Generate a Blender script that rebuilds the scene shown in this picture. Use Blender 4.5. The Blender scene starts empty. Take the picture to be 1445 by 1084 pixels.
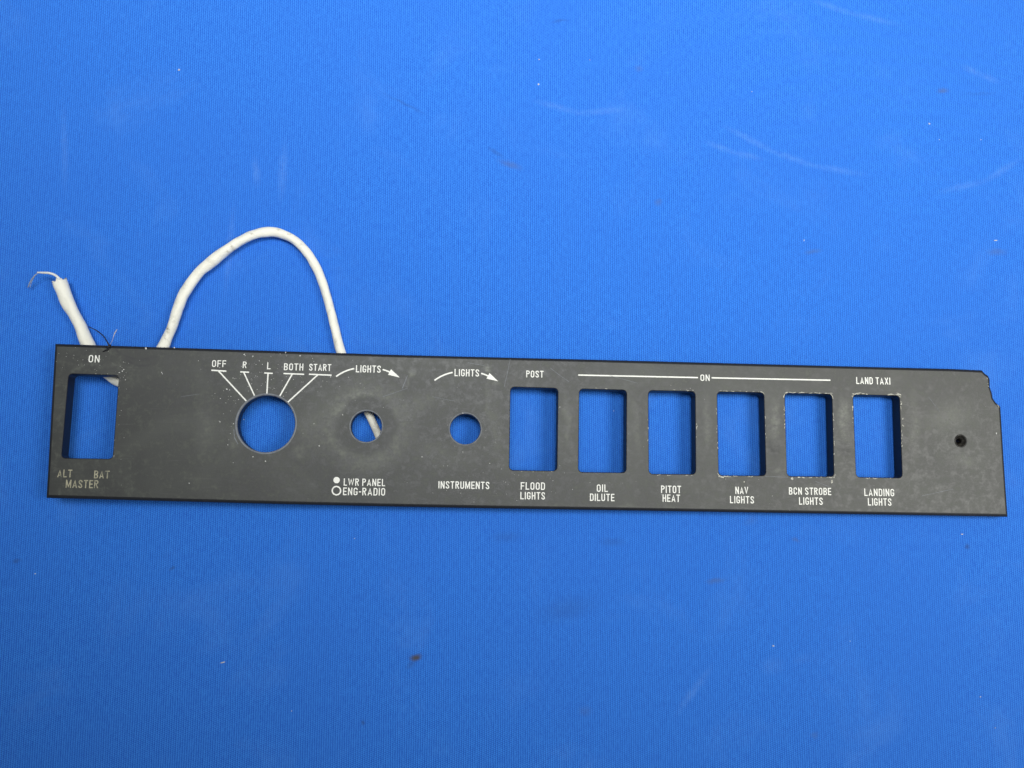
import bpy, bmesh, math, random
from mathutils import Vector, Matrix
from mathutils.geometry import delaunay_2d_cdt

random.seed(7)
scn = bpy.context.scene
COL = scn.collection

# ------------------------------------------------------------------ camera, world, lamps, exposure
S = 0.00027                      # metres per photo pixel at the table
F = 1250.0                       # focal length in photo pixels (photo is 1445 wide)
TH = math.radians(7.6)           # camera leans back a little
YAW = math.radians(2.0)          # and a little to the right
D = F * S
cam_d = bpy.data.cameras.new('camera')
cam = bpy.data.objects.new('camera', cam_d); COL.objects.link(cam)
CAMR = Matrix.Rotation(-YAW, 3, 'Y') @ Matrix.Rotation(TH, 3, 'X')
cam.location = CAMR @ Vector((0, 0, D))
cam.rotation_euler = CAMR.to_euler()
cam_d.sensor_width = 36; cam_d.lens = F / 1445 * 36
cam_d.clip_start = 0.01; cam_d.clip_end = 50
scn.camera = cam

w = bpy.data.worlds.new('World'); scn.world = w; w.use_nodes = True
bg = w.node_tree.nodes['Background']
bg.inputs[0].default_value = (0.92, 0.97, 1.0, 1); bg.inputs[1].default_value = 0.19

def area(name, loc, target, sx, sy, power, col, spread):
    l = bpy.data.lights.new(name, 'AREA'); l.shape = 'RECTANGLE'; l.size = sx; l.size_y = sy
    l.energy = power; l.color = col; l.spread = math.radians(spread)
    o = bpy.data.objects.new(name, l); COL.objects.link(o)
    o.location = loc
    o.rotation_euler = (Vector(target) - Vector(loc)).to_track_quat('-Z', 'Y').to_euler()
    return o
area('ceiling_lamp', (-0.06, 0.16, 0.95), (-0.02, 0.28, 0), 0.50, 0.26, 1.28, (0.97, 0.99, 1.0), 58)
area('ceiling_lamp', (0.62, -0.06, 0.85), (0.36, 0.00, 0), 0.38, 0.40, 1.74, (1.0, 0.99, 0.94), 84)

vs = scn.view_settings
scn.display_settings.display_device = 'sRGB'
vs.view_transform = 'Standard'; vs.look = 'None'; vs.exposure = 0.0; vs.gamma = 1.0
vs.use_curve_mapping = False

# ------------------------------------------------------------------ geometry of the place
RAISE, THICK = 20.0, 21.0        # px: left end rests on the cable, right end on the cloth
XL, XR = -650 * S, 700 * S
SLOPE = -(RAISE * S) / (XR - XL)
def ray(px, py):
    c = Vector(((px - 722.5) / F, -(py - 542.0) / F, -1.0))
    return CAMR @ c
def at(px, py, z=0.0):           # point on a level sheet z metres above the table
    d = ray(px, py); k = (z - cam.location.z) / d.z
    return cam.location + d * k
PO = Vector((0, 0, (0 - XR) * SLOPE))            # panel origin: its underside
BETA = -math.atan(SLOPE)
PM = Matrix.Translation(PO) @ Matrix.Rotation(BETA, 4, 'Y')
PMI = PM.inverted()
TZ = THICK * S                   # local height of the face
def pl(px, py):                  # photo point -> panel-local (x, y) on the face
    o = PMI @ cam.location; d = PMI.to_3x3() @ ray(px, py)
    k = (TZ - o.z) / d.z
    p = o + d * k
    return Vector((p.x, p.y))
SP = (pl(723, 600) - pl(722, 600)).length        # metres per pixel on the face

# ------------------------------------------------------------------ helpers
def link(name, me, mat=None, parent=None):
    o = bpy.data.objects.new(name, me); COL.objects.link(o)
    if mat: me.materials.append(mat)
    if parent: o.parent = parent
    return o
def mesh(name, V, Fc, smooth=False):
    me = bpy.data.meshes.new(name); me.from_pydata([tuple(v) for v in V], [], Fc); me.update()
    if smooth:
        for p in me.polygons: p.use_smooth = True
    return me
def tag(o, label=None, cat=None, group=None, kind=None):
    for k, v in (('label', label), ('category', cat), ('group', group), ('kind', kind)):
        if v: o[k] = v

class NT:
    """small helper round a material's node tree"""
    def __init__(s, name):
        s.m = bpy.data.materials.new(name); s.m.use_nodes = True
        s.t = s.m.node_tree; s.b = s.t.nodes['Principled BSDF']
        tc = s.t.nodes.new('ShaderNodeTexCoord'); s.co = tc.outputs['Object']
    def n(s, typ, **kw):
        x = s.t.nodes.new('ShaderNode' + typ)
        for k, v in kw.items(): setattr(x, k, v)
        return x
    def set(s, sock, v):
        if hasattr(v, 'is_output') or hasattr(v, 'links'): s.t.links.new(v, sock)
        else: sock.default_value = v
    def math(s, op, a, b=0.0, c=0.0):
        x = s.n('Math', operation=op); s.set(x.inputs[0], a); s.set(x.inputs[1], b)
        s.set(x.inputs[2], c); return x.outputs[0]
    def noise(s, scale, detail=3.0, rough=0.55, vec=None, dist=0.0):
        x = s.n('TexNoise'); x.inputs['Scale'].default_value = scale
        x.inputs['Detail'].default_value = detail; x.inputs['Roughness'].default_value = rough
        x.inputs['Distortion'].default_value = dist
        s.t.links.new(vec or s.co, x.inputs['Vector']); return x
    def ramp(s, v, a, b, lo=0.0, hi=1.0, smooth=True):
        x = s.n('MapRange'); x.interpolation_type = 'SMOOTHSTEP' if smooth else 'LINEAR'
        s.set(x.inputs['Value'], v)
        for i, q in zip((1, 2, 3, 4), (a, b, lo, hi)): x.inputs[i].default_value = q
        return x.outputs[0]
    def mix(s, fac, a, b):
        x = s.n('Mix', data_type='RGBA'); s.set(x.inputs[0], fac); s.set(x.inputs[6], a); s.set(x.inputs[7], b)
        return x.outputs[2]
    def warp(s, scale, amt, detail=3.0):
        nz = s.noise(scale, detail)
        a = s.n('VectorMath', operation='SUBTRACT'); s.t.links.new(nz.outputs['Color'], a.inputs[0]); a.inputs[1].default_value = (.5, .5, .5)
        b = s.n('VectorMath', operation='SCALE'); s.t.links.new(a.outputs[0], b.inputs[0]); b.inputs[3].default_value = amt
        c = s.n('VectorMath', operation='ADD'); s.t.links.new(s.co, c.inputs[0]); s.t.links.new(b.outputs[0], c.inputs[1])
        return c.outputs[0]
    def blob(s, vec, c, rx, ry, rot=0.0, core=0.0):
        m = s.n('Mapping', vector_type='TEXTURE')
        m.inputs['Location'].default_value = (c[0], c[1], 0)
        m.inputs['Rotation'].default_value = (0, 0, rot); m.inputs['Scale'].default_value = (rx, ry, 1e3)
        s.t.links.new(vec, m.inputs['Vector'])
        l = s.n('VectorMath', operation='LENGTH'); s.t.links.new(m.outputs[0], l.inputs[0])
        return s.ramp(l.outputs['Value'], core, 1.0, 1.0, 0.0)

# ------------------------------------------------------------------ materials
def cloth_material():
    k = NT('blue_fabric')
    wv = k.warp(60, 0.0005, 2)
    sep = k.n('SeparateXYZ'); k.t.links.new(wv, sep.inputs[0])
    p, q = 3.05 * S, 2.5 * S
    ux = k.math('DIVIDE', sep.outputs[0], p); uy = k.math('DIVIDE', sep.outputs[1], q)
    rib = k.math('SINE', k.math('MULTIPLY', ux, 2 * math.pi))
    odd = k.math('MULTIPLY', k.math('FLOOR', ux), math.pi)
    pick = k.math('SINE', k.math('ADD', k.math('MULTIPLY', uy, 2 * math.pi), odd))
    h = k.math('ADD', k.math('MULTIPLY', rib, 0.50), k.math('MULTIPLY', pick, 0.42))
    fz = k.noise(2600, 2, 0.6).outputs['Fac']
    h2 = k.math('ADD', h, k.math('MULTIPLY', k.math('SUBTRACT', fz, 0.5), 1.9))
    thr = k.n('Mapping'); thr.inputs['Scale'].default_value = (1 / p, 9 / (100 * S), 1); k.t.links.new(wv, thr.inputs[0])
    tn = k.noise(1.0, 2, 0.6, vec=thr.outputs[0]).outputs['Fac']
    h2 = k.math('ADD', h2, k.math('MULTIPLY', k.math('SUBTRACT', tn, 0.5), 1.3))
    broad = k.noise(9, 4, 0.55).outputs['Fac']
    col = k.mix(k.ramp(h2, -1.0, 1.0), (0.010, 0.103, 0.55, 1), (0.040, 0.250, 0.85, 1))  # shade in the weave gaps put into the colour, with the threads' own variation
    col = k.mix(k.ramp(broad, 0.35, 0.7, 0.0, 0.30), col, (0.026, 0.150, 0.64, 1))
    dusty = k.noise(30, 5, 0.6, dist=0.6).outputs['Fac']
    col = k.mix(k.ramp(dusty, 0.52, 0.80, 0.0, 0.14), col, (0.15, 0.36, 0.84, 1))
    wp = k.warp(420, 0.0016, 3)
    grain = k.ramp(k.noise(900, 5, 0.75).outputs['Fac'], 0.25, 0.75, 0.15, 0.75)
    def bl(px, py, rx, ry, deg, c, st, core=0.0):
        nonlocal col
        f = k.math('MULTIPLY', k.blob(wp, at(px, py), rx * S, ry * S, math.radians(deg), core), st)
        if c is chalk: f = k.math('MULTIPLY', f, grain)
        col = k.mix(f, col, c)
    brown, grey, dark, chalk = (0.075, 0.070, 0.070, 1), (0.070, 0.135, 0.36, 1), (0.025, 0.075, 0.27, 1), (0.26, 0.48, 0.90, 1)
    bl(587, 928, 11, 7, 10, brown, 0.95, 0.15); bl(580, 938, 12, 6, 35, dark, 0.4)
    bl(1332, 127, 13, 6, 4, grey, 0.75); bl(1385, 131, 40, 5, 3, dark, 0.18)
    bl(720, 231, 26, 8, -18, grey, 0.55); bl(700, 214, 20, 5, -32, dark, 0.35)
    bl(572, 146, 46, 3.5, -27, dark, 0.33); bl(790, 27, 18, 4, 10, dark, 0.35)
    bl(902, 94, 9, 8, 0, grey, 0.4); bl(930, 284, 9, 8, 40, grey, 0.5)
    bl(1147, 355, 18, 6, 8, grey, 0.5); bl(1408, 355, 22, 8, 0, grey, 0.45)
    bl(1366, 772, 6, 6, 0, dark, 0.7); bl(1010, 820, 20, 6, 5, grey, 0.55)
    bl(1124, 762, 9, 5, -30, grey, 0.5); bl(1060, 735, 16, 10, 30, grey, 0.2)
    bl(22, 792, 9, 4, 10, dark, 0.55); bl(243, 802, 8, 4, 35, dark, 0.6)
    bl(800, 860, 60, 24, 12, dark, 0.22); bl(865, 765, 26, 9, 0, dark, 0.25); bl(826, 1004, 14, 10, 0, grey, 0.25)
    bl(513, 1020, 4, 5, 0, dark, 0.7); bl(715, 758, 30, 12, 5, dark, 0.22)
    bl(1090, 940, 24, 16, 10, chalk, 0.14); bl(1133, 930, 18, 10, 10, chalk, 0.10); bl(1150, 1038, 9, 7, 0, grey, 0.35)
    bl(360, 240, 9, 30, 6, chalk, 0.25); bl(398, 240, 10, 60, -2, chalk, 0.22); bl(88, 205, 8, 90, 5, chalk, 0.16)
    # long chalky scuffs
    for pts in (((1000, 200), (1035, 214), (1075, 223)), ((1030, 180), (1090, 213), (1150, 234), (1215, 245)),
                ((1150, 0), (1200, 17), (1265, 32)), ((1360, 92), (1385, 104), (1410, 114)),
                ((760, 142), (820, 158), (880, 152)), ((1330, 270), (1390, 255), (1440, 225)),
                ((320, 400), (325, 300)), ((960, 1000), (1000, 950))):
        for (x0, y0), (x1, y1) in zip(pts, pts[1:]):
            L = math.hypot(x1 - x0, y1 - y0)
            bl((x0 + x1) / 2, (y0 + y1) / 2, L * .85, 8, -math.degrees(math.atan2(y1 - y0, x1 - x0)), chalk, 0.22)
    k.set(k.b.inputs['Base Color'], col)
    k.b.inputs['Roughness'].default_value = 0.78
    k.b.inputs['Specular IOR Level'].default_value = 0.25
    k.b.inputs['Sheen Weight'].default_value = 0.08
    bmp = k.n('Bump'); bmp.inputs['Strength'].default_value = 0.55; bmp.inputs['Distance'].default_value = 0.00012
    k.set(bmp.inputs['Height'], h2)
    k.t.links.new(bmp.outputs[0], k.b.inputs['Normal'])
    return k.m

def plate_material():
    k = NT('worn_black_plastic')
    wp = k.warp(160, 0.006, 4)
    col = (0.026, 0.0275, 0.0245, 1)
    n1 = k.noise(38, 6, 0.62, dist=0.8).outputs['Fac']
    col = k.mix(k.ramp(n1, 0.42, 0.72, 0, 0.6), col, (0.054, 0.058, 0.048, 1))
    n2 = k.noise(420, 7, 0.72, dist=0.3).outputs['Fac']
    col = k.mix(k.ramp(n2, 0.46, 0.74, 0, 0.75), col, (0.092, 0.099, 0.080, 1))
    # fine rub lines along the length
    st = k.n('Mapping'); st.inputs['Scale'].default_value = (60, 1400, 1); k.t.links.new(k.co, st.inputs[0])
    n3 = k.noise(1.0, 3, 0.6, vec=st.outputs[0]).outputs['Fac']
    col = k.mix(k.ramp(n3, 0.55, 0.85, 0, 0.22), col, (0.14, 0.14, 0.13, 1))
    pale, dk = (0.22, 0.23, 0.19, 1), (0.020, 0.0215, 0.021, 1)
    def bl(px, py, rx, ry, deg, c, stg, core=0.0, tex=None):
        nonlocal col
        f = k.math('MULTIPLY', k.blob(wp, pl(px, py), rx * SP, ry * SP, math.radians(deg), core), stg)
        if tex: f = k.math('MULTIPLY', f, tex)
        col = k.mix(f, col, c)
    gr = k.ramp(k.noise(420, 8, 0.78).outputs['Fac'], 0.34, 0.68)
    # ring of rubbing round the first knob hole
    l = k.blob(wp, pl(516.7, 601.8), 78 * SP, 78 * SP, 0, 0.45)
    inner = k.blob(wp, pl(516.7, 601.8), 50 * SP, 50 * SP, 0, 0.72)
    ring = k.math('MULTIPLY', l, k.math('SUBTRACT', 1.0, inner))
    col = k.mix(k.math('MULTIPLY', k.math('MULTIPLY', ring, gr), 0.55), col, pale)
    bl(480, 580, 22, 9, 50, pale, 0.6, tex=gr); bl(505, 555, 40, 9, 12, pale, 0.45, tex=gr)
    bl(516, 604, 56, 52, 0, dk, 0.38, 0.35); bl(516, 690, 90, 30, 0, dk, 0.35); bl(656, 607, 44, 40, 0, dk, 0.35, 0.4)
    bl(590, 570, 46, 22, 20, pale, 0.28, tex=gr); bl(610, 640, 50, 26, -10, pale, 0.20, tex=gr); bl(700, 610, 14, 60, 5, pale, 0.22, tex=gr); bl(440, 610, 34, 50, 0, pale, 0.26, tex=gr); bl(579, 522, 10, 9, 0, pale, 0.75, tex=gr); bl(576, 537, 4, 14, 0, pale, 0.35, tex=gr); bl(688, 518, 7, 8, 0, pale, 0.8, tex=gr)
    bl(700, 541, 8, 7, 0, pale, 0.5, tex=gr); bl(420, 640, 16, 12, 20, pale, 0.3, tex=gr); bl(690, 560, 6, 60, 3, pale, 0.22, tex=gr)
    bl(800, 590, 7, 55, 3, pale, 0.40, tex=gr); bl(897, 600, 8, 60, 2, pale, 0.30, tex=gr); bl(998, 595, 9, 55, 0, pale, 0.45, tex=gr)
    bl(1094, 590, 8, 40, -2, pale, 0.6, tex=gr); bl(1190, 585, 9, 40, -2, pale, 0.6, tex=gr); bl(1290, 600, 12, 70, -3, pale, 0.4, tex=gr)
    bl(1092, 632, 13, 19, 0, dk, 0.95, 0.4); bl(1193, 632, 12, 19, 0, dk, 0.95, 0.4); bl(1092, 600, 14, 50, 0, pale, 0.35, 0.1, tex=gr); bl(1192, 600, 16, 50, 0, pale, 0.35, 0.1, tex=gr); bl(1097, 663, 12, 10, 0, pale, 0.4, tex=gr); bl(1340, 585, 60, 30, 20, pale, 0.35, tex=gr)
    bl(1360, 650, 20, 12, 20, pale, 0.35, tex=gr); bl(1150, 690, 30, 8, 0, pale, 0.25, tex=gr); bl(1316, 645, 8, 22, 20, dk, 0.4)
    bl(290, 600, 22, 60, 0, pale, 0.22, tex=gr); bl(330, 620, 12, 30, 0, pale, 0.25, tex=gr); bl(1000, 720, 320, 6, -1, pale, 0.25, tex=gr)
    # dark greasy drag marks near the master switch
    for x0, y0, x1, y1 in ((157, 492, 168, 503), (166, 503, 196, 507), (192, 506, 226, 503), (172, 508, 192, 514), (190, 514, 222, 515)):
        L = math.hypot(x1 - x0, y1 - y0)
        bl((x0 + x1) / 2, (y0 + y1) / 2, L * .62, 3.6, -math.degrees(math.atan2(y1 - y0, x1 - x0)), (0.018, 0.018, 0.020, 1), 0.75)
    bl(130, 517, 60, 8, -2, pale, 0.35, tex=gr); bl(112, 502, 60, 14, -2, dk, 0.35)
    k.set(k.b.inputs['Base Color'], col)
    k.set(k.b.inputs['Roughness'], k.ramp(n2, 0.3, 0.75, 0.43, 0.60))
    k.b.inputs['Specular IOR Level'].default_value = 0.58
    bmp = k.n('Bump'); bmp.inputs['Strength'].default_value = 0.25; bmp.inputs['Distance'].default_value = 0.00008
    k.set(bmp.inputs['Height'], k.noise(2500, 3, 0.6).outputs['Fac']); k.t.links.new(bmp.outputs[0], k.b.inputs['Normal'])
    return k.m

def paint(name, base, dirt, lo, hi, amt, scale=500, rough=0.6, spec=0.4):
    k = NT(name)
    n = k.noise(scale, 4, 0.65).outputs['Fac']
    k.set(k.b.inputs['Base Color'], k.mix(k.ramp(n, lo, hi, 0, amt), base, dirt))
    k.b.inputs['Roughness'].default_value = rough; k.b.inputs['Specular IOR Level'].default_value = spec
    bmp = k.n('Bump'); bmp.inputs['Strength'].default_value = 0.2; bmp.inputs['Distance'].default_value = 0.0001
    k.set(bmp.inputs['Height'], n); k.t.links.new(bmp.outputs[0], k.b.inputs['Normal'])
    return k.m

def cable_material():
    k = NT('white_cable_sleeve')
    col = (0.90, 0.88, 0.765, 1)
    n = k.noise(120, 4, 0.6).outputs['Fac']
    col = k.mix(k.ramp(n, 0.45, 0.75, 0, 0.30), col, (0.74, 0.71, 0.57, 1))
    m = k.noise(700, 5, 0.7).outputs['Fac']
    col = k.mix(k.ramp(m, 0.64, 0.78, 0, 0.45), col, (0.30, 0.27, 0.20, 1))
    k.set(k.b.inputs['Base Color'], col)
    wp = k.warp(300, 0.003, 4)
    gn = k.ramp(k.noise(800, 5, 0.75).outputs['Fac'], 0.36, 0.6)
    for px, py, rx, ry, deg, st in ((239, 466, 5, 12, 20, .8), (236, 480, 4, 9, 20, .6), (247, 452, 4, 8, 10, .5), (251, 428, 8, 5, 0, .35), (262, 405, 6, 7, 0, .35), (330, 352, 9, 5, -30, .75), (322, 358, 6, 4, -30, .5),
                                    (357, 332, 9, 3, -15, .5), (394, 326, 7, 4, 15, .6), (410, 332, 5, 4, 25, .8), (425, 347, 5, 5, 0, .3), (300, 371, 10, 4, -35, .35), (465, 440, 3, 18, -10, .3), (532, 605, 8, 14, 0, .4), (476, 484, 5, 10, 0, .35), (80, 402, 6, 5, 0, .6)):
        f = k.math('MULTIPLY', k.math('MULTIPLY', k.blob(wp, at(px, py, 0.002), rx * S, ry * S, math.radians(deg)), gn), st)
        col = k.mix(f, col, (0.22, 0.19, 0.13, 1))
    k.set(k.b.inputs['Base Color'], col)
    k.b.inputs['Roughness'].default_value = 0.5
    k.b.inputs['Subsurface Weight'].default_value = 0.0
    bmp = k.n('Bump'); bmp.inputs['Strength'].default_value = 0.8; bmp.inputs['Distance'].default_value = 0.0006
    k.set(bmp.inputs['Height'], k.noise(260, 4, 0.6).outputs['Fac']); k.t.links.new(bmp.outputs[0], k.b.inputs['Normal'])
    return k.m

M_CLOTH = cloth_material()
M_PLATE = plate_material()
M_PRINT = paint('white_print', (0.92, 0.92, 0.85, 1), (0.5, 0.5, 0.44, 1), 0.50, 0.75, 0.3, 700, 0.6)
M_FADED = paint('faded_print', (0.42, 0.395, 0.28, 1), (0.08, 0.088, 0.075, 1), 0.44, 0.72, 0.80, 480, 0.6)
M_EDGE = paint('black_plastic_edge', (0.012, 0.013, 0.016, 1), (0.03, 0.03, 0.032, 1), 0.5, 0.75, 0.5, 500, 0.5)  # unworn black plastic; the bevel's dark reflection is also painted into the colour
M_RIM = paint('bare_grey_edge', (0.20, 0.215, 0.235, 1), (0.09, 0.09, 0.10, 1), 0.4, 0.7, 0.6, 600, 0.5)
M_GREASE = paint('dark_grommet', (0.016, 0.015, 0.013, 1), (0.06, 0.055, 0.045, 1), 0.5, 0.7, 0.7, 900, 0.45)
M_CHIP = paint('chipped_edge', (0.62, 0.61, 0.52, 1), (0.26, 0.25, 0.21, 1), 0.4, 0.65, 0.8, 1200, 0.7)
M_DUST = paint('pale_dust', (0.75, 0.75, 0.72, 1), (0.45, 0.44, 0.40, 1), 0.4, 0.7, 0.6, 900, 0.8)
M_CABLE = cable_material()
M_CORE = paint('white_core_wire', (0.80, 0.80, 0.76, 1), (0.6, 0.6, 0.55, 1), 0.4, 0.7, 0.4, 800, 0.4)
M_STRAND = paint('grey_bare_strand', (0.36, 0.42, 0.52, 1), (0.22, 0.25, 0.30, 1), 0.4, 0.7, 0.6, 1500, 0.35)
M_THREAD = paint('black_thread', (0.010, 0.010, 0.014, 1), (0.03, 0.03, 0.04, 1), 0.4, 0.7, 0.5, 1500, 0.6)
M_FIL = paint('pale_filament', (0.62, 0.62, 0.66, 1), (0.30, 0.30, 0.40, 1), 0.35, 0.6, 0.8, 1500, 0.3)

# ------------------------------------------------------------------ the cloth-covered table
def build_cloth():
    nx, ny = 150, 120
    x0, x1, y0, y1 = -0.45, 0.45, -0.36, 0.42
    V, Fc = [], []
    from mathutils import noise as mn
    for j in range(ny + 1):
        for i in range(nx + 1):
            x = x0 + (x1 - x0) * i / nx; y = y0 + (y1 - y0) * j / ny
            z = 0.0017 * mn.noise(Vector((x * 7, y * 4, 1.3))) + 0.0004 * mn.noise(Vector((x * 22, y * 9, 5.1)))
            V.append((x, y, z - 0.0008))
    for j in range(ny):
        for i in range(nx):
            a = j * (nx + 1) + i; Fc.append((a, a + 1, a + nx + 2, a + nx + 1))
    o = link('tabletop', mesh('tabletop', V, Fc, True), M_CLOTH)
    tag(o, 'bright blue woven fabric covering the table under the panel', kind='structure')
build_cloth()

# ------------------------------------------------------------------ the switch panel
panel = bpy.data.objects.new('switch_panel', None); COL.objects.link(panel)
panel.matrix_world = PM
tag(panel, 'long black plastic switch panel with six rocker cutouts, lying on blue cloth', 'switch panel')

def rounded(pts, r, seg=5):
    out = []; n = len(pts)
    for i in range(n):
        p, a, b = pts[i], pts[i - 1], pts[(i + 1) % n]
        da = (a - p).normalized(); db = (b - p).normalized()
        half = da.angle(db) / 2
        t = r / math.tan(half); c = p + (da + db).normalized() * (r / math.sin(half))
        s0 = p + da * t - c; s1 = p + db * t - c
        a0 = math.atan2(s0.y, s0.x); a1 = math.atan2(s1.y, s1.x)
        dlt = (a1 - a0 + math.pi) % (2 * math.pi) - math.pi
        for q in range(seg + 1):
            a_ = a0 + dlt * q / seg
            out.append(c + Vector((math.cos(a_), math.sin(a_))) * r)
    return out
def circle(c, r, n=56):
    return [c + Vector((math.cos(2 * math.pi * i / n), math.sin(2 * math.pi * i / n))) * r for i in range(n)]
def ccw(p):
    a = sum(p[i].x * p[(i + 1) % len(p)].y - p[(i + 1) % len(p)].x * p[i].y for i in range(len(p)))
    return p if a > 0 else p[::-1]
def offset(p, d):                # + grows a ccw loop
    out = []; n = len(p)
    for i in range(n):
        e0 = (p[i] - p[i - 1]).normalized(); e1 = (p[(i + 1) % n] - p[i]).normalized()
        n0 = Vector((e0.y, -e0.x)); n1 = Vector((e1.y, -e1.x))
        m = (n0 + n1); m /= max(m.length, 1e-9)
        out.append(p[i] + m * (d / max(m.dot(n0), 0.5)))
    return out

WIN = {'master': [(96.8, 527.6), (167.6, 530.2), (158.6, 647.6), (86.4, 646.4)],
       'flood': [(720.5, 546.3), (787.4, 548.2), (785.8, 664.6), (718.7, 663.4)],
       'oil': [(817.7, 549.1), (884.1, 550.7), (883.5, 667.0), (816.2, 666.2)],
       'pitot': [(915.1, 551.3), (980.9, 552.7), (981.7, 669.2), (916.0, 668.9)],
       'nav': [(1012.1, 553.1), (1077.9, 554.3), (1080.8, 671.2), (1014.5, 671.0)],
       'beacon': [(1107.6, 554.9), (1174.0, 556.6), (1176.8, 672.6), (1110.9, 672.0)],
       'landing': [(1203.9, 557.1), (1269.2, 558.7), (1273.2, 674.4), (1208.6, 673.3)]}
HOLES = [((375.4, 597.9), 40.2), ((516.7, 601.8), 22.1), ((656.5, 605.4), 22.0), ((1355.7, 622.3), 8.6)]
outline_px = [(76.5, 484.6), (240, 489.9), (400, 495.1), (560, 500.2), (720, 504.2), (860, 507.6), (1050, 512.6), (1245, 517.7),
              (1340, 520.0), (1386.9, 522.0), (1391, 526.5), (1396, 530), (1398.4, 535.5), (1398.4, 546), (1401, 553), (1402.6, 561.5),
              (1406.5, 567.5), (1413.5, 573.6), (1418.2, 650), (1423.6, 729.6),
              (1245, 726.5), (1050, 723.3), (860, 720.2), (700, 717.8), (560, 715.3), (400, 711.8), (240, 707.6), (64.0, 702.8)]
def subdiv(p, L):
    out = []
    for i in range(len(p)):
        a, b = p[i], p[(i + 1) % len(p)]
        k = max(1, int((b - a).length / L))
        out += [a.lerp(b, q / k) for q in range(k)]
    return out
outer = ccw([pl(*p) for p in outline_px])
holes = [ccw(rounded([pl(*p) for p in w_], 5.4 * SP)) for w_ in WIN.values()]
holes += [ccw(circle(pl(*c), r * SP)) for c, r in HOLES]

def build_plate():
    bm = bmesh.new()
    BO, BH = 4.4 * SP, 1.0 * SP
    def ring(p, z): return [bm.verts.new((v.x, v.y, z)) for v in p]
    def strip(a, b, flip, smooth):
        n = len(a)
        for i in range(n):
            f = (a[i], a[(i + 1) % n], b[(i + 1) % n], b[i])
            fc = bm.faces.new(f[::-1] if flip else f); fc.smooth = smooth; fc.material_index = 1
    tops, bots = [], []
    for idx, lp in enumerate([outer] + holes):
        sgn, B = (-1, BO) if idx == 0 else (1, BH)
        prof = []
        K = 4
        for q in range(K + 1):
            a = math.pi / 2 * q / K          # 0: top of bevel ... K: side wall
            prof.append((B * (1 - math.sin(a)), TZ - B * (1 - math.cos(a))))
        rings = [ring(offset(lp, sgn * d) if d > 1e-9 else lp, z) for d, z in prof]
        rings.append(ring(lp, 0.0))
        for i in range(len(rings) - 1):
            strip(rings[i], rings[i + 1], idx == 0 and False or (idx != 0 and True) or False, i < K)
        tops.append(rings[0]); bots.append(rings[-1])
    def cap(loops, flip):
        vs_, es = [], []
        allv = []
        for lp in loops:
            s0 = len(vs_)
            vs_ += [Vector((v.co.x, v.co.y)) for v in lp]; allv += lp
            es += [(s0 + i, s0 + (i + 1) % len(lp)) for i in range(len(lp))]
        r = delaunay_2d_cdt([v for v in vs_], es, [], 1, 1e-9)
        # keep the triangles inside the outer loop and outside every hole
        def inside(pt, lp):
            c = False; n = len(lp)
            for i in range(n):
                a, b = lp[i].co, lp[i - 1].co
                if (a.y > pt.y) != (b.y > pt.y) and pt.x < (b.x - a.x) * (pt.y - a.y) / (b.y - a.y) + a.x: c = not c
            return c
        omap = [allv[o[0]] for o in r[3]]
        for t in r[2]:
            ce = sum((r[0][i] for i in t), Vector((0, 0))) / len(t)
            if inside(ce, loops[0]) and not any(inside(ce, h) for h in loops[1:]):
                try:
                    f = bm.faces.new([omap[i] for i in t])
                except ValueError: pass
    cap(tops, False); cap(bots, True)
    bmesh.ops.recalc_face_normals(bm, faces=bm.faces)
    me = bpy.data.meshes.new('plate'); bm.to_mesh(me); bm.free()
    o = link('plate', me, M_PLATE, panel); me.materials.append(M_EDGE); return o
build_plate()

# grey bare rims of the three round openings, worn bare round the edge
for (c, r), wd in zip(HOLES[:3], (2.2, 1.2, 1.1)):
    cc = pl(*c); n = 72; V, Fc = [], []
    prof = [(r - 0.6, -2.2), (r - 0.15, -0.5), (r + 0.45, 0.10), (r + wd, 0.22), (r + wd + .25, -0.2)]
    for i in range(n):
        a = 2 * math.pi * i / n
        for rr, z in prof:
            wob = 0.12 * math.sin(3 * a + c[0]) if rr > r else 0
            V.append((cc.x + math.cos(a) * (rr + wob) * SP, cc.y + math.sin(a) * (rr + wob) * SP, TZ + z * SP))
    m = len(prof)
    for i in range(n):
        for j in range(m - 1):
            a, b = i * m + j, ((i + 1) % n) * m + j
            Fc.append((a, a + 1, b + 1, b))
    link('hole_rim', mesh('hole_rim', V, Fc, True), M_RIM, panel)

# countersunk screw hole at the right end
def build_eyelet():
    cc = pl(*HOLES[3][0]); n = 40; V, Fc = [], []
    prof = [(9.4, 0.05), (9.0, 0.5), (8.1, 0.3), (6.8, -2.0), (5.2, -4.0), (4.2, -4.6), (3.7, -6.0), (3.6, -19)]
    for i in range(n):
        a = 2 * math.pi * i / n
        for j, (rr, z) in enumerate(prof):
            wob = 0.25 * math.sin(5 * a + j) + 0.2 * math.sin(2 * a)
            V.append((cc.x + math.cos(a) * (rr + wob) * SP, cc.y + math.sin(a) * (rr + wob) * SP, TZ + z * SP))
    m = len(prof)
    for i in range(n):
        for j in range(m - 1):
            a, b = i * m + j, ((i + 1) % n) * m + j
            Fc.append((a, a + 1, b + 1, b))
    link('screw_hole', mesh('screw_hole', V, Fc, True), M_GREASE, panel)
build_eyelet()

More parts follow.
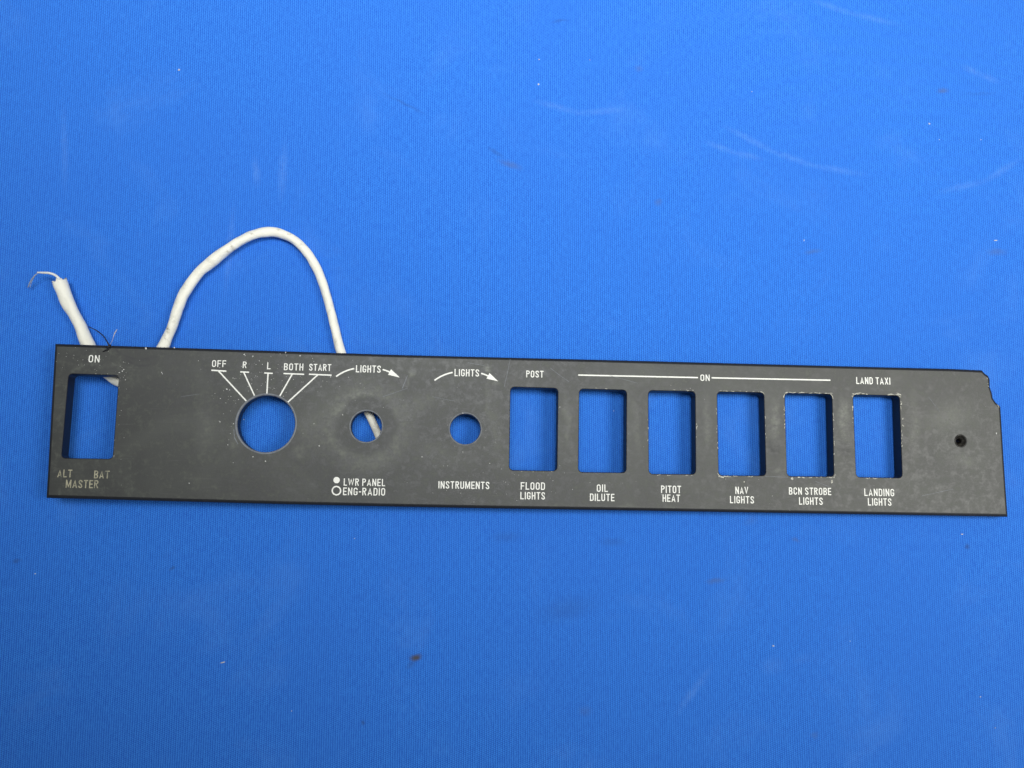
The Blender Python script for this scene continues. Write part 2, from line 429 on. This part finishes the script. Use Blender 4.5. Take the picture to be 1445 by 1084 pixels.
# ------------------------------------------------------------------ lettering: a condensed sans drawn as strokes
T = 0.138                        # stroke width, in cap heights
A_ = T / 2
def arc(cx, cy, rx, ry, a0, a1, n=8):
    return [(cx + rx * math.cos(math.radians(a0 + (a1 - a0) * i / n)), cy + ry * math.sin(math.radians(a0 + (a1 - a0) * i / n))) for i in range(n + 1)]
def glyph(ch):
    W = 0.47; l, r, b, t = A_, W - A_, A_, 1 - A_
    m = 0.5; R = (r - l) / 2; cx = (l + r) / 2
    O = arc(cx, t - R, R, R, 180, 0) + arc(cx, b + R, R, R, 0, -180)
    if ch == 'O': return W, [(O, True)]
    if ch == 'I': return T, [([(A_, 0), (A_, 1)], False)]
    if ch == 'L': return 0.42, [([(l, 1), (l, b), (0.42, b)], False)]
    if ch == 'T': return 0.47, [([(0, t), (.47, t)], False), ([(.235, t - A_), (.235, 0)], False)]
    if ch == 'E': return 0.43, [([(0.43, t), (l, t), (l, b), (.43, b)], False), ([(l + A_, m), (.39, m)], False)]
    if ch == 'F': return 0.43, [([(0.43, t), (l, t), (l, 0)], False), ([(l + A_, m), (.39, m)], False)]
    if ch == 'H': return W, [([(l, 0), (l, 1)], False), ([(r, 0), (r, 1)], False), ([(l + A_, m), (r - A_, m)], False)]
    if ch == 'N': return 0.50, [([(l, 0), (l, 1)], False), ([(.50 - A_, 0), (.50 - A_, 1)], False), ([(l, .97), (.5 - A_, .03)], False)]
    if ch == 'M': return 0.62, [([(l, 0), (l, 1)], False), ([(.62 - A_, 0), (.62 - A_, 1)], False), ([(l, .98), (.31, .12), (.62 - A_, .98)], False)]
    if ch == 'A': return 0.52, [([(A_ * .8, 0), (.26, .95), (.52 - A_ * .8, 0)], False), ([(.15, .27), (.37, .27)], False)]
    if ch == 'V': return 0.52, [([(A_ * .8, 1), (.26, .05), (.52 - A_ * .8, 1)], False)]
    if ch == 'W': return 0.74, [([(A_ * .8, 1), (.2, .06), (.37, .9), (.54, .06), (.74 - A_ * .8, 1)], False)]
    if ch == 'X': return 0.52, [([(A_, 0), (.52 - A_, 1)], False), ([(A_, 1), (.52 - A_, 0)], False)]
    if ch == 'U': return W, [([(l, 1)] + arc(cx, b + R, R, R, 180, 360) + [(r, 1)], False)]
    if ch == 'D': return W, [([(l, b), (l, t), (cx - .02, t)] + arc(cx, t - R, R, R, 90, 0) + arc(cx, b + R, R, R, 0, -90) + [(cx - .02, b)], True)]
    if ch == 'C': return W, [([(r, .66)] + arc(cx, t - R, R, R, 0, 180) + arc(cx, b + R, R, R, 180, 360) + [(r, .34)], False)]
    if ch == 'G': return W, [([(r, .68)] + arc(cx, t - R, R, R, 0, 180) + arc(cx, b + R, R, R, 180, 360) + [(r, .44), (cx, .44)], False)]
    if ch == 'P': return 0.46, [([(l, 0), (l, t), (cx, t)] + arc(cx, t - .2, r - cx, .2, 90, -90) + [(cx, t - .4), (l + A_, t - .4)], False)]
    if ch == 'R': return 0.48, [([(l, 0), (l, t), (cx, t)] + arc(cx, t - .19, r - cx, .19, 90, -90) + [(cx, t - .38), (l + A_, t - .38)], False), ([(cx - .02, t - .40), (.48 - A_ * .9, 0)], False)]
    if ch == 'B': return W, [([(l, m), (l, t), (cx, t)] + arc(cx, t - .19, r - cx - .01, .19, 90, -80) + arc(cx, b + .21, r - cx, .22, 80, -90) + [(cx, b), (l, b), (l, m)], False), ([(l + A_, m), (cx, m)], False)]
    if ch == 'S':
        return W, [([(r, .70)] + arc(cx, t - R * 1.05, R, R * 1.05, 10, 190, 9) + [(cx - .08, .56), (cx + .08, .44)] + arc(cx, b + R * 1.05, R, R * 1.05, 10, -190, 9)[1:] , False)]
    if ch == '-': return 0.26, [([(.0, .46), (.26, .46)], False)]
    return 0.25, []
def stroke(V, Fc, pts, closed, wd, z):
    q = [pts[0]]
    for p in pts[1:]:
        if math.hypot(p[0] - q[-1][0], p[1] - q[-1][1]) > 1e-7: q.append(p)
    if closed and math.hypot(q[0][0] - q[-1][0], q[0][1] - q[-1][1]) < 1e-7: q.pop()
    q = [Vector(p) for p in q]; n = len(q); s0 = len(V)
    for i in range(n):
        e0 = (q[i] - q[i - 1]).normalized() if (i or closed) else None
        e1 = (q[(i + 1) % n] - q[i]).normalized() if (i < n - 1 or closed) else None
        e0 = e0 or e1; e1 = e1 or e0
        n0 = Vector((-e0.y, e0.x)); n1 = Vector((-e1.y, e1.x)); mm = n0 + n1
        mm = mm.normalized() if mm.length > 1e-6 else n0
        k = wd / 2 / max(mm.dot(n0), 0.35)
        V.append((*(q[i] + mm * k), z)); V.append((*(q[i] - mm * k), z))
    for i in range(n if closed else n - 1):
        a, b = s0 + 2 * i, s0 + 2 * ((i + 1) % n)
        Fc.append((a, a + 1, b + 1, b))
UD = (pl(1171.8, 536.6) - pl(815.9, 529.4)).normalized()     # direction of the printed lines
VD = Vector((-UD.y, UD.x))
Z0, DZ = 0.00005, 0.000012
class Print:
    def __init__(s): s.V, s.F, s.k = [], [], 0
    def z(s): s.k += 1; return TZ + Z0 + DZ * (s.k % 5)
    def text(s, txt, x0, x1, yc, hp):
        gs = []; x = 0
        for ch in txt:
            wd, st = glyph(ch); gs.append((x, st)); x += wd + (0.13 if ch != ' ' else 0.02)
        tot = x - 0.13
        c = pl((x0 + x1) / 2, yc); wm = (x1 - x0) * SP; H = hp * SP; kx = wm / tot
        for gx, st in gs:
            for pts, cl in st:
                V = []; F_ = []
                stroke(V, F_, [((gx + p[0]) * kx / H, p[1]) for p in pts], cl, T, 0)
                zz = s.z(); o = len(s.V)
                for v in V:
                    vy = min(max(v[1], 0.0), 1.0)
                    q = c + UD * (v[0] * H - wm / 2) + VD * ((vy - 0.5) * H)
                    s.V.append((q.x, q.y, zz))
                s.F += [tuple(i + o for i in f) for f in F_]
    def line(s, pts, wpx, closed=False):
        stroke(s.V, s.F, [tuple(pl(*p)) for p in pts], closed, wpx * SP, s.z())
    def poly(s, pts):
        o = len(s.V); z = s.z()
        for p in pts: q = pl(*p); s.V.append((q.x, q.y, z))
        s.F.append(tuple(range(o, o + len(pts))))
    def build(s, label, mat=None, name='legend'):
        me = mesh(name, s.V, s.F)
        bm = bmesh.new(); bm.from_mesh(me)
        for f in bm.faces:
            if f.normal.z < 0: f.normal_flip()
        bm.to_mesh(me); bm.free()
        o = link(name, me, mat or M_PRINT, panel); o['label'] = label
        return o
def legend(label, rows, mat=None, lines=()):
    p = Print()
    for r in rows: p.text(*r)
    for l in lines: p.line(*l)
    return p.build(label, mat)
legend('white printed word ON above the master cutout', [('ON', 125.3, 140.6, 506.4, 10.2)])
legend('worn yellowed words ALT BAT MASTER', [('ALT', 81.8, 101.4, 668.2, 10.6), ('BAT', 133.4, 154.0, 669.8, 10.8), ('MASTER', 94.2, 137.8, 683.1, 11.0)], M_FADED)
legend('white word OFF with its pointer line', [('OFF', 299.4, 318.9, 513.3, 9.6)], None, [([(298.3, 522.6), (319.6, 523.9)], 1.9), ([(308.4, 523.6), (347.6, 565.9)], 1.9)])
legend('white letter R with its pointer line', [('R', 342.6, 348.2, 515.0, 9.4)], None, [([(339.2, 524.9), (351.6, 525.5)], 1.8), ([(344.0, 525.5), (359.2, 558.4)], 1.8)])
legend('white letter L with its pointer line', [('L', 377.0, 382.0, 516.4, 9.6)], None, [([(373.0, 526.4), (384.9, 527.1)], 1.8), ([(378.3, 527.0), (376.7, 555.5)], 1.8)])
legend('white word BOTH with its pointer line', [('BOTH', 400.9, 428.0, 517.9, 9.8)], None, [([(400.1, 527.2), (429.2, 528.4)], 1.9), ([(412.4, 528.2), (394.9, 558.8)], 1.9)])
legend('white word START with its pointer line', [('START', 436.5, 467.2, 518.6, 9.7)], None, [([(435.9, 528.2), (467.9, 529.6)], 1.9), ([(448.3, 529.2), (406.3, 567.6)], 1.9)])
def curve3(a, b, c, n=10):       # arc through three points, quadratic
    ctl = (2 * b[0] - (a[0] + c[0]) / 2, 2 * b[1] - (a[1] + c[1]) / 2)
    return [((1 - t) ** 2 * a[0] + 2 * t * (1 - t) * ctl[0] + t * t * c[0], (1 - t) ** 2 * a[1] + 2 * t * (1 - t) * ctl[1] + t * t * c[1]) for t in [i / n for i in range(n + 1)]]
for dx, dy, lb in ((0, 0, 'white curved arrow with the word LIGHTS over the left knob hole'), (138.9, 5.4, 'white curved arrow with the word LIGHTS over the right knob hole')):
    p = Print()
    p.text('LIGHTS', 502.4 + dx, 537.4 + dx, 520.8 + dy, 10.2)
    p.line(curve3((474.3 + dx, 531.5 + dy), (486.5 + dx, 524.4 + dy), (499.9 + dx, 520.3 + dy)), 2.1)
    p.line(curve3((540.0 + dx, 521.6 + dy), (545.5 + dx, 523.4 + dy), (551.2 + dx, 525.9 + dy)), 2.0)
    p.poly([(551.9 + dx, 521.2 + dy), (547.6 + dx, 529.0 + dy), (564.2 + dx, 532.9 + dy)])
    p.build(lb)
p = Print()
p.poly([(475 + 4.5 * math.cos(a), 677.6 + 4.5 * math.sin(a)) for a in [2 * math.pi * i / 24 for i in range(24)]])
p.line([(474.8 + 5.9 * math.cos(a), 692.5 + 5.9 * math.sin(a)) for a in [2 * math.pi * i / 32 for i in range(32)]], 1.9, True)
p.text('LWR PANEL', 485.8, 542.9, 680.7, 10.0); p.text('ENG-RADIO', 484.8, 542.9, 693.8, 10.4)
p.build('white dot, ring and words LWR PANEL ENG-RADIO')
legend('white printed word INSTRUMENTS', [('INSTRUMENTS', 619.2, 690.2, 684.7, 10.2)])
legend('white printed word POST', [('POST', 742.4, 767.2, 528.0, 9.8)])
legend('white printed words FLOOD LIGHTS', [('FLOOD', 734.8, 769.0, 686.0, 10.3), ('LIGHTS', 734.4, 769.0, 699.7, 10.2)])
legend('long white line broken by the word ON', [('ON', 988.0, 1001.7, 533.2, 9.3)], None, [([(815.9, 529.4), (984.9, 533.0)], 1.9), ([(1004.1, 533.3), (1171.8, 536.7)], 1.9)])
legend('white printed words OIL DILUTE', [('OIL', 842.0, 857.8, 689.0, 10.3), ('DILUTE', 832.4, 867.0, 702.0, 10.2)])
legend('white printed words PITOT HEAT', [('PITOT', 932.6, 961.2, 690.7, 10.4), ('HEAT', 934.8, 959.6, 703.1, 10.2)])
legend('white printed words NAV LIGHTS', [('NAV', 1037.4, 1055.9, 692.1, 10.2), ('LIGHTS', 1029.7, 1064.3, 705.3, 10.2)])
legend('white printed words BCN STROBE LIGHTS', [('BCN STROBE', 1112.5, 1173.6, 693.3, 10.2), ('LIGHTS', 1127.0, 1161.4, 707.2, 10.4)])
legend('white printed words LAND TAXI', [('LAND TAXI', 1207.0, 1257.3, 537.5, 10.2)])
legend('white printed words LANDING LIGHTS', [('LANDING', 1218.8, 1262.3, 695.0, 10.4), ('LIGHTS', 1224.0, 1258.4, 708.4, 10.4)])

# ------------------------------------------------------------------ chips along the worn window edges (one part nobody could count)
def flake(V, Fc, c, r, z, el=1.0, rot=0.0, dome=0.25, n=7):
    o = len(V); ca, sa = math.cos(rot), math.sin(rot)
    for i in range(n):
        a = 2 * math.pi * i / n; rr = r * random.uniform(0.55, 1.15)
        x, y = rr * math.cos(a) * el, rr * math.sin(a) / max(el, 1) ** .4
        V.append((c[0] + x * ca - y * sa, c[1] + x * sa + y * ca, z))
    V.append((c[0], c[1], z + r * dome))
    for i in range(n): Fc.append((o + i, o + (i + 1) % n, o + n))
V, Fc = [], []
def chips(key, edge, t0, t1, n, rmin, rmax):
    w_ = WIN[key]; a, b = pl(*w_[edge]), pl(*w_[(edge + 1) % 4])
    d = (b - a).normalized(); out = Vector((-d.y, d.x))   # photo-clockwise loops: outside lies to the left
    for _ in range(max(2, int(n * 0.8))):
        t = random.uniform(t0, t1); c = a.lerp(b, t) + out * random.uniform(0.9, 2.0) * SP
        flake(V, Fc, c, random.uniform(rmin, rmax) * SP, TZ + 0.00002, random.uniform(1.2, 5.0), math.atan2(d.y, d.x) + random.uniform(-.3, .3), 0.15)
chips('beacon', 0, 0.0, 1.0, 26, 0.4, 1.0); chips('beacon', 3, 0.55, 1.0, 14, .4, .8); chips('beacon', 1, 0.2, 1.0, 18, .4, .8); chips('beacon', 2, 0.0, 0.8, 18, .4, 1.0)
chips('landing', 0, 0.0, 0.3, 12, 0.5, 1.0); chips('landing', 0, 0.75, 1.0, 10, .6, 1.1); chips('landing', 3, 0.7, 1.0, 12, .4, .9); chips('landing', 1, 0.0, 0.7, 16, .4, .9); chips('landing', 2, 0.2, .8, 9, .4, .8)
chips('nav', 0, 0.0, 1.0, 14, .4, .7); chips('nav', 2, 0.7, 1.0, 10, .6, 1.1); chips('nav', 2, 0.0, 0.7, 7, .4, .7); chips('nav', 1, 0.3, .6, 5, .4, .7); chips('nav', 3, .3, 1.0, 9, .4, .7)
chips('pitot', 2, 0.0, 1.0, 10, .4, .7); chips('pitot', 0, 0.5, 1.0, 8, .4, .7); chips('pitot', 1, 0.35, .6, 6, .5, .9); chips('pitot', 3, .4, .7, 4, .4, .8)
chips('master', 1, 0.0, 1.0, 9, .3, .5); chips('master', 0, .5, 1., 5, .3, .5); chips('flood', 2, 0, 1, 5, .3, .5); chips('oil', 0, 0, 1, 5, .3, .5)
for x, y, r, el, ro in ((1118, 675.5, 2.0, 1.2, 80), (1174, 680, 1.6, 2.2, 80), (1268, 556, 1.5, 3.0, -25), (1212, 554.6, 1.3, 3.5, 8), (1272, 570, 1.2, 1.5, 60), (1274, 591, 1.1, 1.6, 70), (1274.5, 601, 1.1, 2.0, -50), (1050, 680, 1.4, .8, 0), (1019, 673.5, 1.6, 2.0, -10)):
    flake(V, Fc, pl(x, y), r * SP, TZ + 0.00002, el, math.radians(ro), 0.15)
def arc_chips(cx, cy, r, a0, a1, n):
    for i in range(n):
        a = math.radians(random.uniform(a0, a1))
        flake(V, Fc, pl(cx + r * math.cos(a), cy + r * math.sin(a)), random.uniform(.5, 1.0) * SP, TZ + 0.00003, random.uniform(1.5, 3.5), math.pi / 2 - a, 0.15)
arc_chips(1209.5, 562.5, 7.0, 185, 275, 12); arc_chips(1263, 565, 8.5, 280, 335, 9); arc_chips(1113, 561, 7.2, 190, 265, 7); arc_chips(1168, 562.5, 7.2, 275, 350, 6)
arc_chips(1020, 665.5, 7.6, 95, 175, 9); arc_chips(1072.5, 560, 7, 280, 340, 4)
for _ in range(7):
    a, b = random.choice((((1396, 530), (1398.4, 546)), ((1398.4, 546), (1402.6, 561.5)), ((1402.6, 561.5), (1413.5, 573.6)), ((1387, 522), (1396, 530))))
    t = random.random(); p_ = pl(a[0] + (b[0] - a[0]) * t - 3.4, a[1] + (b[1] - a[1]) * t + 1.2)
    flake(V, Fc, p_, random.uniform(.3, .8) * SP, TZ - 0.00001, random.uniform(1.2, 3), math.radians(-70 + random.uniform(-25, 25)), 0.15)
o = link('paint_chip', mesh('paint_chip', V, Fc), M_CHIP, panel); o['kind'] = 'stuff'; o['label'] = 'pale chips worn along the cutout edges'

sc_ = Print()
for pts, wd in ((((720, 507), (716, 526), (711.5, 546)), .5), (((776, 519), (790, 530), (803, 539)), .5), (((575, 530), (568, 548)), .8), (((1150, 679), (1172, 688)), .5),
                (((1080, 672.5), (1112, 673.5)), .45), (((660, 512), (683, 516)), .5), (((255, 560), (282, 556)), .4), (((610, 560), (640, 566)), .4), (((1300, 700), (1345, 690)), .45),
                (((1310, 560), (1326, 581)), .4), (((330, 606), (331, 618), (336, 627)), 1.1), (((540, 560), (575, 548)), .5), (((860, 530), (900, 541)), .4)):
    sc_.line(list(pts), wd)
o = sc_.build('faint pale scratches in the panel face', M_RIM, 'scratch'); o['kind'] = 'stuff'

# ------------------------------------------------------------------ dust lying on the panel
V, Fc = [], []
for x, y, r in ((450.2, 629.2, 1.3), (483.5, 585.4, 1.1), (357, 644.8, 1.1), (374.5, 651, 1.4), (329.5, 598, .9), (443, 598, .8), (1406, 611.7, 1.3),
                (206, 491.8, 1.6), (246, 490.8, 1.3), (280, 509, .9), (228, 525.6, 1.0), (229, 527.5, .8), (172.5, 524, 1.2), (174.5, 521.5, 1.1), (168, 526, .8),
                (177, 536, .8), (309.5, 594.5, .7), (310.6, 595.6, 1.0), (320, 549, 1.4), (324, 550.5, 1.1), (346, 502, 1.0), (344.7, 500.2, 1.2), (357, 502.6, 1.3), (403, 497.4, 1.1),
                (423.7, 502.2, 1.0), (466.5, 531.8, 1.0), (329, 533.6, .9), (344, 592, .6), (311, 562.5, .8), (267, 682, .8), (632, 600, .5), (653, 583, .8), (595.5, 645, 1.0), (653, 638, .7),
                (691, 654, .8), (699, 624, .6), (866, 580, .6), (790, 574.5, .9), (1090, 700, .6), (1024, 676, .6), (974, 548, .6), (310, 519, .7), (398, 518, .7), (441, 506, .6)):
    flake(V, Fc, pl(x, y), r * SP * .9, TZ + 0.00003, random.uniform(.8, 1.6), random.uniform(0, 3), 0.6)
for cx, cy, sx, sy, n, r0, r1 in ((365, 540, 34, 26, 95, .25, .6), (130, 512, 34, 8, 16, .25, .45), (173, 526, 7, 8, 12, .25, .55), (166, 590, 6, 40, 10, .25, .5),
                                  (700, 690, 60, 14, 30, .25, .5), (690, 640, 50, 30, 20, .2, .5), (390, 550, 60, 40, 30, .2, .5), (960, 690, 300, 20, 40, .2, .45), (110, 500, 25, 12, 14, .25, .5),
                                  (330, 620, 10, 18, 7, .3, .8), (480, 545, 30, 20, 12, .2, .5), (880, 560, 320, 40, 40, .2, .4)):
    k = 0
    while k < n:
        q = pl(random.gauss(cx, sx), random.gauss(cy, sy)); k += 1
        def ins(p, lp):
            c = False
            for i in range(len(lp)):
                a, b = lp[i], lp[i - 1]
                if (a.y > p.y) != (b.y > p.y) and p.x < (b.x - a.x) * (p.y - a.y) / (b.y - a.y) + a.x: c = not c
            return c
        if ins(q, offset(outer, -4 * SP)) and not any(ins(q, offset(h, 2 * SP)) for h in holes):
            flake(V, Fc, q, random.uniform(r0, r1) * SP, TZ + 0.00003, random.uniform(.8, 1.8), random.uniform(0, 3), 0.6)
me = mesh('dust', V, Fc)
me.transform(PM)
o = link('dust', me, M_DUST)
tag(o, 'pale dust specks scattered over the black panel face', 'dust', kind='stuff')

# lint on the cloth
V, Fc = [], []
for x, y, r, el, ro in ((760, 117, 1.6, 1, 0), (761, 81.5, 1, 1, 0), (1312.5, 173.5, 1.6, 1, 0), (1386, 196, .9, 1, 0), (1406, 338.5, 1.4, 2.6, 4), (1135, 339, .9, 2, 90),
                        (313, 935.5, 1.6, 2.6, 18), (250, 95, 2.0, 1, 0), (1359, 754, 1.2, 1.5, 0), (1385, 984, 1.0, 1, 0), (1062, 128, .8, 1, 0), (411, 1004, .8, 1.5, 30), (48, 810, .9, 1.6, 10),
                        (1092, 912, 1.3, 1.2, 0), (1327, 196, .7, 1, 0), (833, 82, .7, 1, 0), (1406, 1028, .9, 1, 0), (1200, 905, .8, 1, 0), (500, 760, .7, 1, 0)):
    flake(V, Fc, at(x, y, 0.0002), r * S, 0.0, el, math.radians(ro), 0.8)
from mathutils import noise as mn
V = [(x, y, z + 0.00015 - 0.0008 + 0.0017 * mn.noise(Vector((x * 7, y * 4, 1.3))) + 0.0004 * mn.noise(Vector((x * 22, y * 9, 5.1)))) for x, y, z in V]
o = link('lint', mesh('lint', V, Fc), M_DUST)
tag(o, 'tiny white lint specks scattered on the blue fabric', 'lint', kind='stuff')

# ------------------------------------------------------------------ cable, core wire, threads
def spline(pts, sub=10):
    out = []; P = [pts[0]] + list(pts) + [pts[-1]]
    for i in range(1, len(P) - 2):
        p0, p1, p2, p3 = P[i - 1], P[i], P[i + 1], P[i + 2]
        for q in range(sub):
            t = q / sub
            out.append(tuple(0.5 * (2 * b + (c - a) * t + (2 * a - 5 * b + 4 * c - d) * t * t + (3 * b - a - 3 * c + d) * t ** 3) for a, b, c, d in zip(p0, p1, p2, p3)))
    out.append(tuple(pts[-1])); return out
def tube(name, pts, mat, parent, nseg=16, sub=10, flat=1.0, jag=0.0, cap=True, wob=0.0):
    """pts: (px, py, height px, radius px)"""
    path = spline(pts, sub); P = []; Rr = []
    for px, py, h, r in path:
        P.append(at(px, py, h * S)); Rr.append(r * S)
    V, Fc = [], []; n = len(P)
    for i in range(n):
        tg = (P[min(i + 1, n - 1)] - P[max(i - 1, 0)]).normalized()
        sd = tg.cross(Vector((0, 0, 1))).normalized(); up = sd.cross(tg).normalized()
        for k in range(nseg):
            a = 2 * math.pi * k / nseg
            rr_ = Rr[i] * (1 + wob * mn.noise(Vector((P[i].x * 260, P[i].y * 260, 2.0 * math.cos(a)))) + wob * .6 * math.sin(a * 2 + i * .13))
            off = sd * math.cos(a) * rr_ + up * math.sin(a) * rr_ * flat
            if i == 0 and jag: off = off - tg * jag * S * (random.random() if k % 2 else -0.2 * random.random())
            V.append(P[i] + off)
    for i in range(n - 1):
        for k in range(nseg):
            a, b = i * nseg + k, i * nseg + (k + 1) % nseg
            Fc.append((a, b, b + nseg, a + nseg))
    if cap:
        o = len(V); V.append(P[0]); V.append(P[-1])
        for k in range(nseg):
            Fc.append((o, (k + 1) % nseg, k)); Fc.append((o + 1, (n - 1) * nseg + k, (n - 1) * nseg + (k + 1) % nseg))
    ob = link(name, mesh(name, V, Fc, True), mat, parent)
    return ob
cable = bpy.data.objects.new('cable', None); COL.objects.link(cable)
tag(cable, 'white two-ended cable looping out from under the black panel, its stripped end up', 'cable')
CP = [(84.6, 397.5, 15, 9.4), (89, 410, 14, 9.2), (97, 430, 12.5, 8.9), (106, 446, 11, 8.3), (114.5, 463, 9.5, 8.4), (123.5, 485, 9, 8.8),
      (136, 510, 9.5, 8.2), (157, 530.5, 10.5, 8.0), (176, 541, 10.5, 7.8), (196, 536, 9.5, 7.8), (214, 516, 8.5, 7.8),
      (229.5, 490, 8, 7.6), (238, 473, 8, 6.4), (243.6, 459, 8, 7.1), (252, 433, 8.5, 8.0), (262, 411, 8.5, 7.6), (280.5, 385, 8.5, 6.8), (303, 366.2, 8.5, 7.9), (325, 349, 8.5, 7.2), (347, 336, 8, 6.9),
      (365, 329.2, 8, 6.8), (382.5, 327.4, 8, 6.6), (398, 330.4, 8, 6.5), (413.5, 337.8, 8, 6.4), (427, 349.2, 8, 6.2), (440.3, 366.8, 8, 6.1), (451.4, 388.8, 8, 6.2), (460.2, 415, 8, 6.2), (468, 444, 7.5, 6.3),
      (474.6, 471, 7, 6.3), (481.2, 497, 6.6, 6.2), (500, 546, 6.3, 5.9), (519.5, 583, 6.2, 5.8), (533.5, 613, 6.2, 5.8), (545, 640, 6.2, 5.8)]
sleeve = tube('sleeve', CP, M_CABLE, cable, 20, 10, 0.92, 5.0, True, 0.10)
for pts in (((82, 402, 15, 1.6), (77, 399, 15, 1.8), (73.5, 397.2, 14.5, 0.7)), ((86, 400, 20, 1.8), (84.5, 396, 20, 1.7), (80, 393.5, 19, .6)), ((80, 404, 17, 1.6), (76, 401.5, 16.5, 1.4), (75, 400, 16, .5))):
    tube('frayed_sliver', pts, M_CABLE, cable, 8, 5)
core = tube('core_wire', [(87, 402, 16, 1.9), (84.3, 394.5, 17, 1.9), (78, 388.6, 19, 1.8), (70, 385.6, 21, 1.7), (62, 385, 21, 1.6), (52.7, 384.6, 19, 1.1)], M_CORE, cable, 10, 8)
for a, b in ((0, 0), (1.6, 0.8), (-1.2, 1.4)):
    tube('bare_strand', [(54.5, 385, 19, .55), (50 + a * .3, 388, 17, .55), (46.4 + a * .6, 392.4, 14, .5), (42.9 + a, 398.8, 9, .48), (40.6 + a * 1.2, 405 + b, 4, .42)], M_STRAND, cable, 6, 6)

zf = RAISE + THICK
def zface(px): return ((PM @ Vector((pl(px, 500).x, 0, TZ))).z) / S
th = tube('black_thread', [(125, 461, 12, .6), (131, 463.8, 14, .65), (137.5, 467.2, 22, .7), (145.8, 474.2, 33, .75), (150.7, 481.5, 41, .85), (154.2, 488.5, zface(154) + 1.6, 1.1), (152.5, 492.5, zface(152) + 1.2, 1.2), (148.5, 494.8, zface(148) + .9, .9), (144.8, 496.5, zface(145) + .7, .6)], M_THREAD, None, 8, 8)
tag(th, 'fine black thread caught over the panel top edge beside the white cable', 'thread')
k2 = tube('knot', [(156.5, 486.5, zface(156) + 1.5, .7), (153.5, 489.2, zface(154) + 2.4, 1.9), (150.5, 491.5, zface(151) + 1.3, .8)], M_THREAD, th, 10, 6)
fl = tube('pale_filament', [(165.3, 464.8, 46, .3), (163.2, 468, 46, .8), (161.6, 471, 45.5, .85), (160.2, 475, 45, .42), (158.3, 481, 44, .32), (155.5, 486.5, zface(155) + 1.4, .3)], M_FIL, None, 6, 6)
tag(fl, 'short pale translucent filament sticking up from the panel edge near the black thread', 'filament')
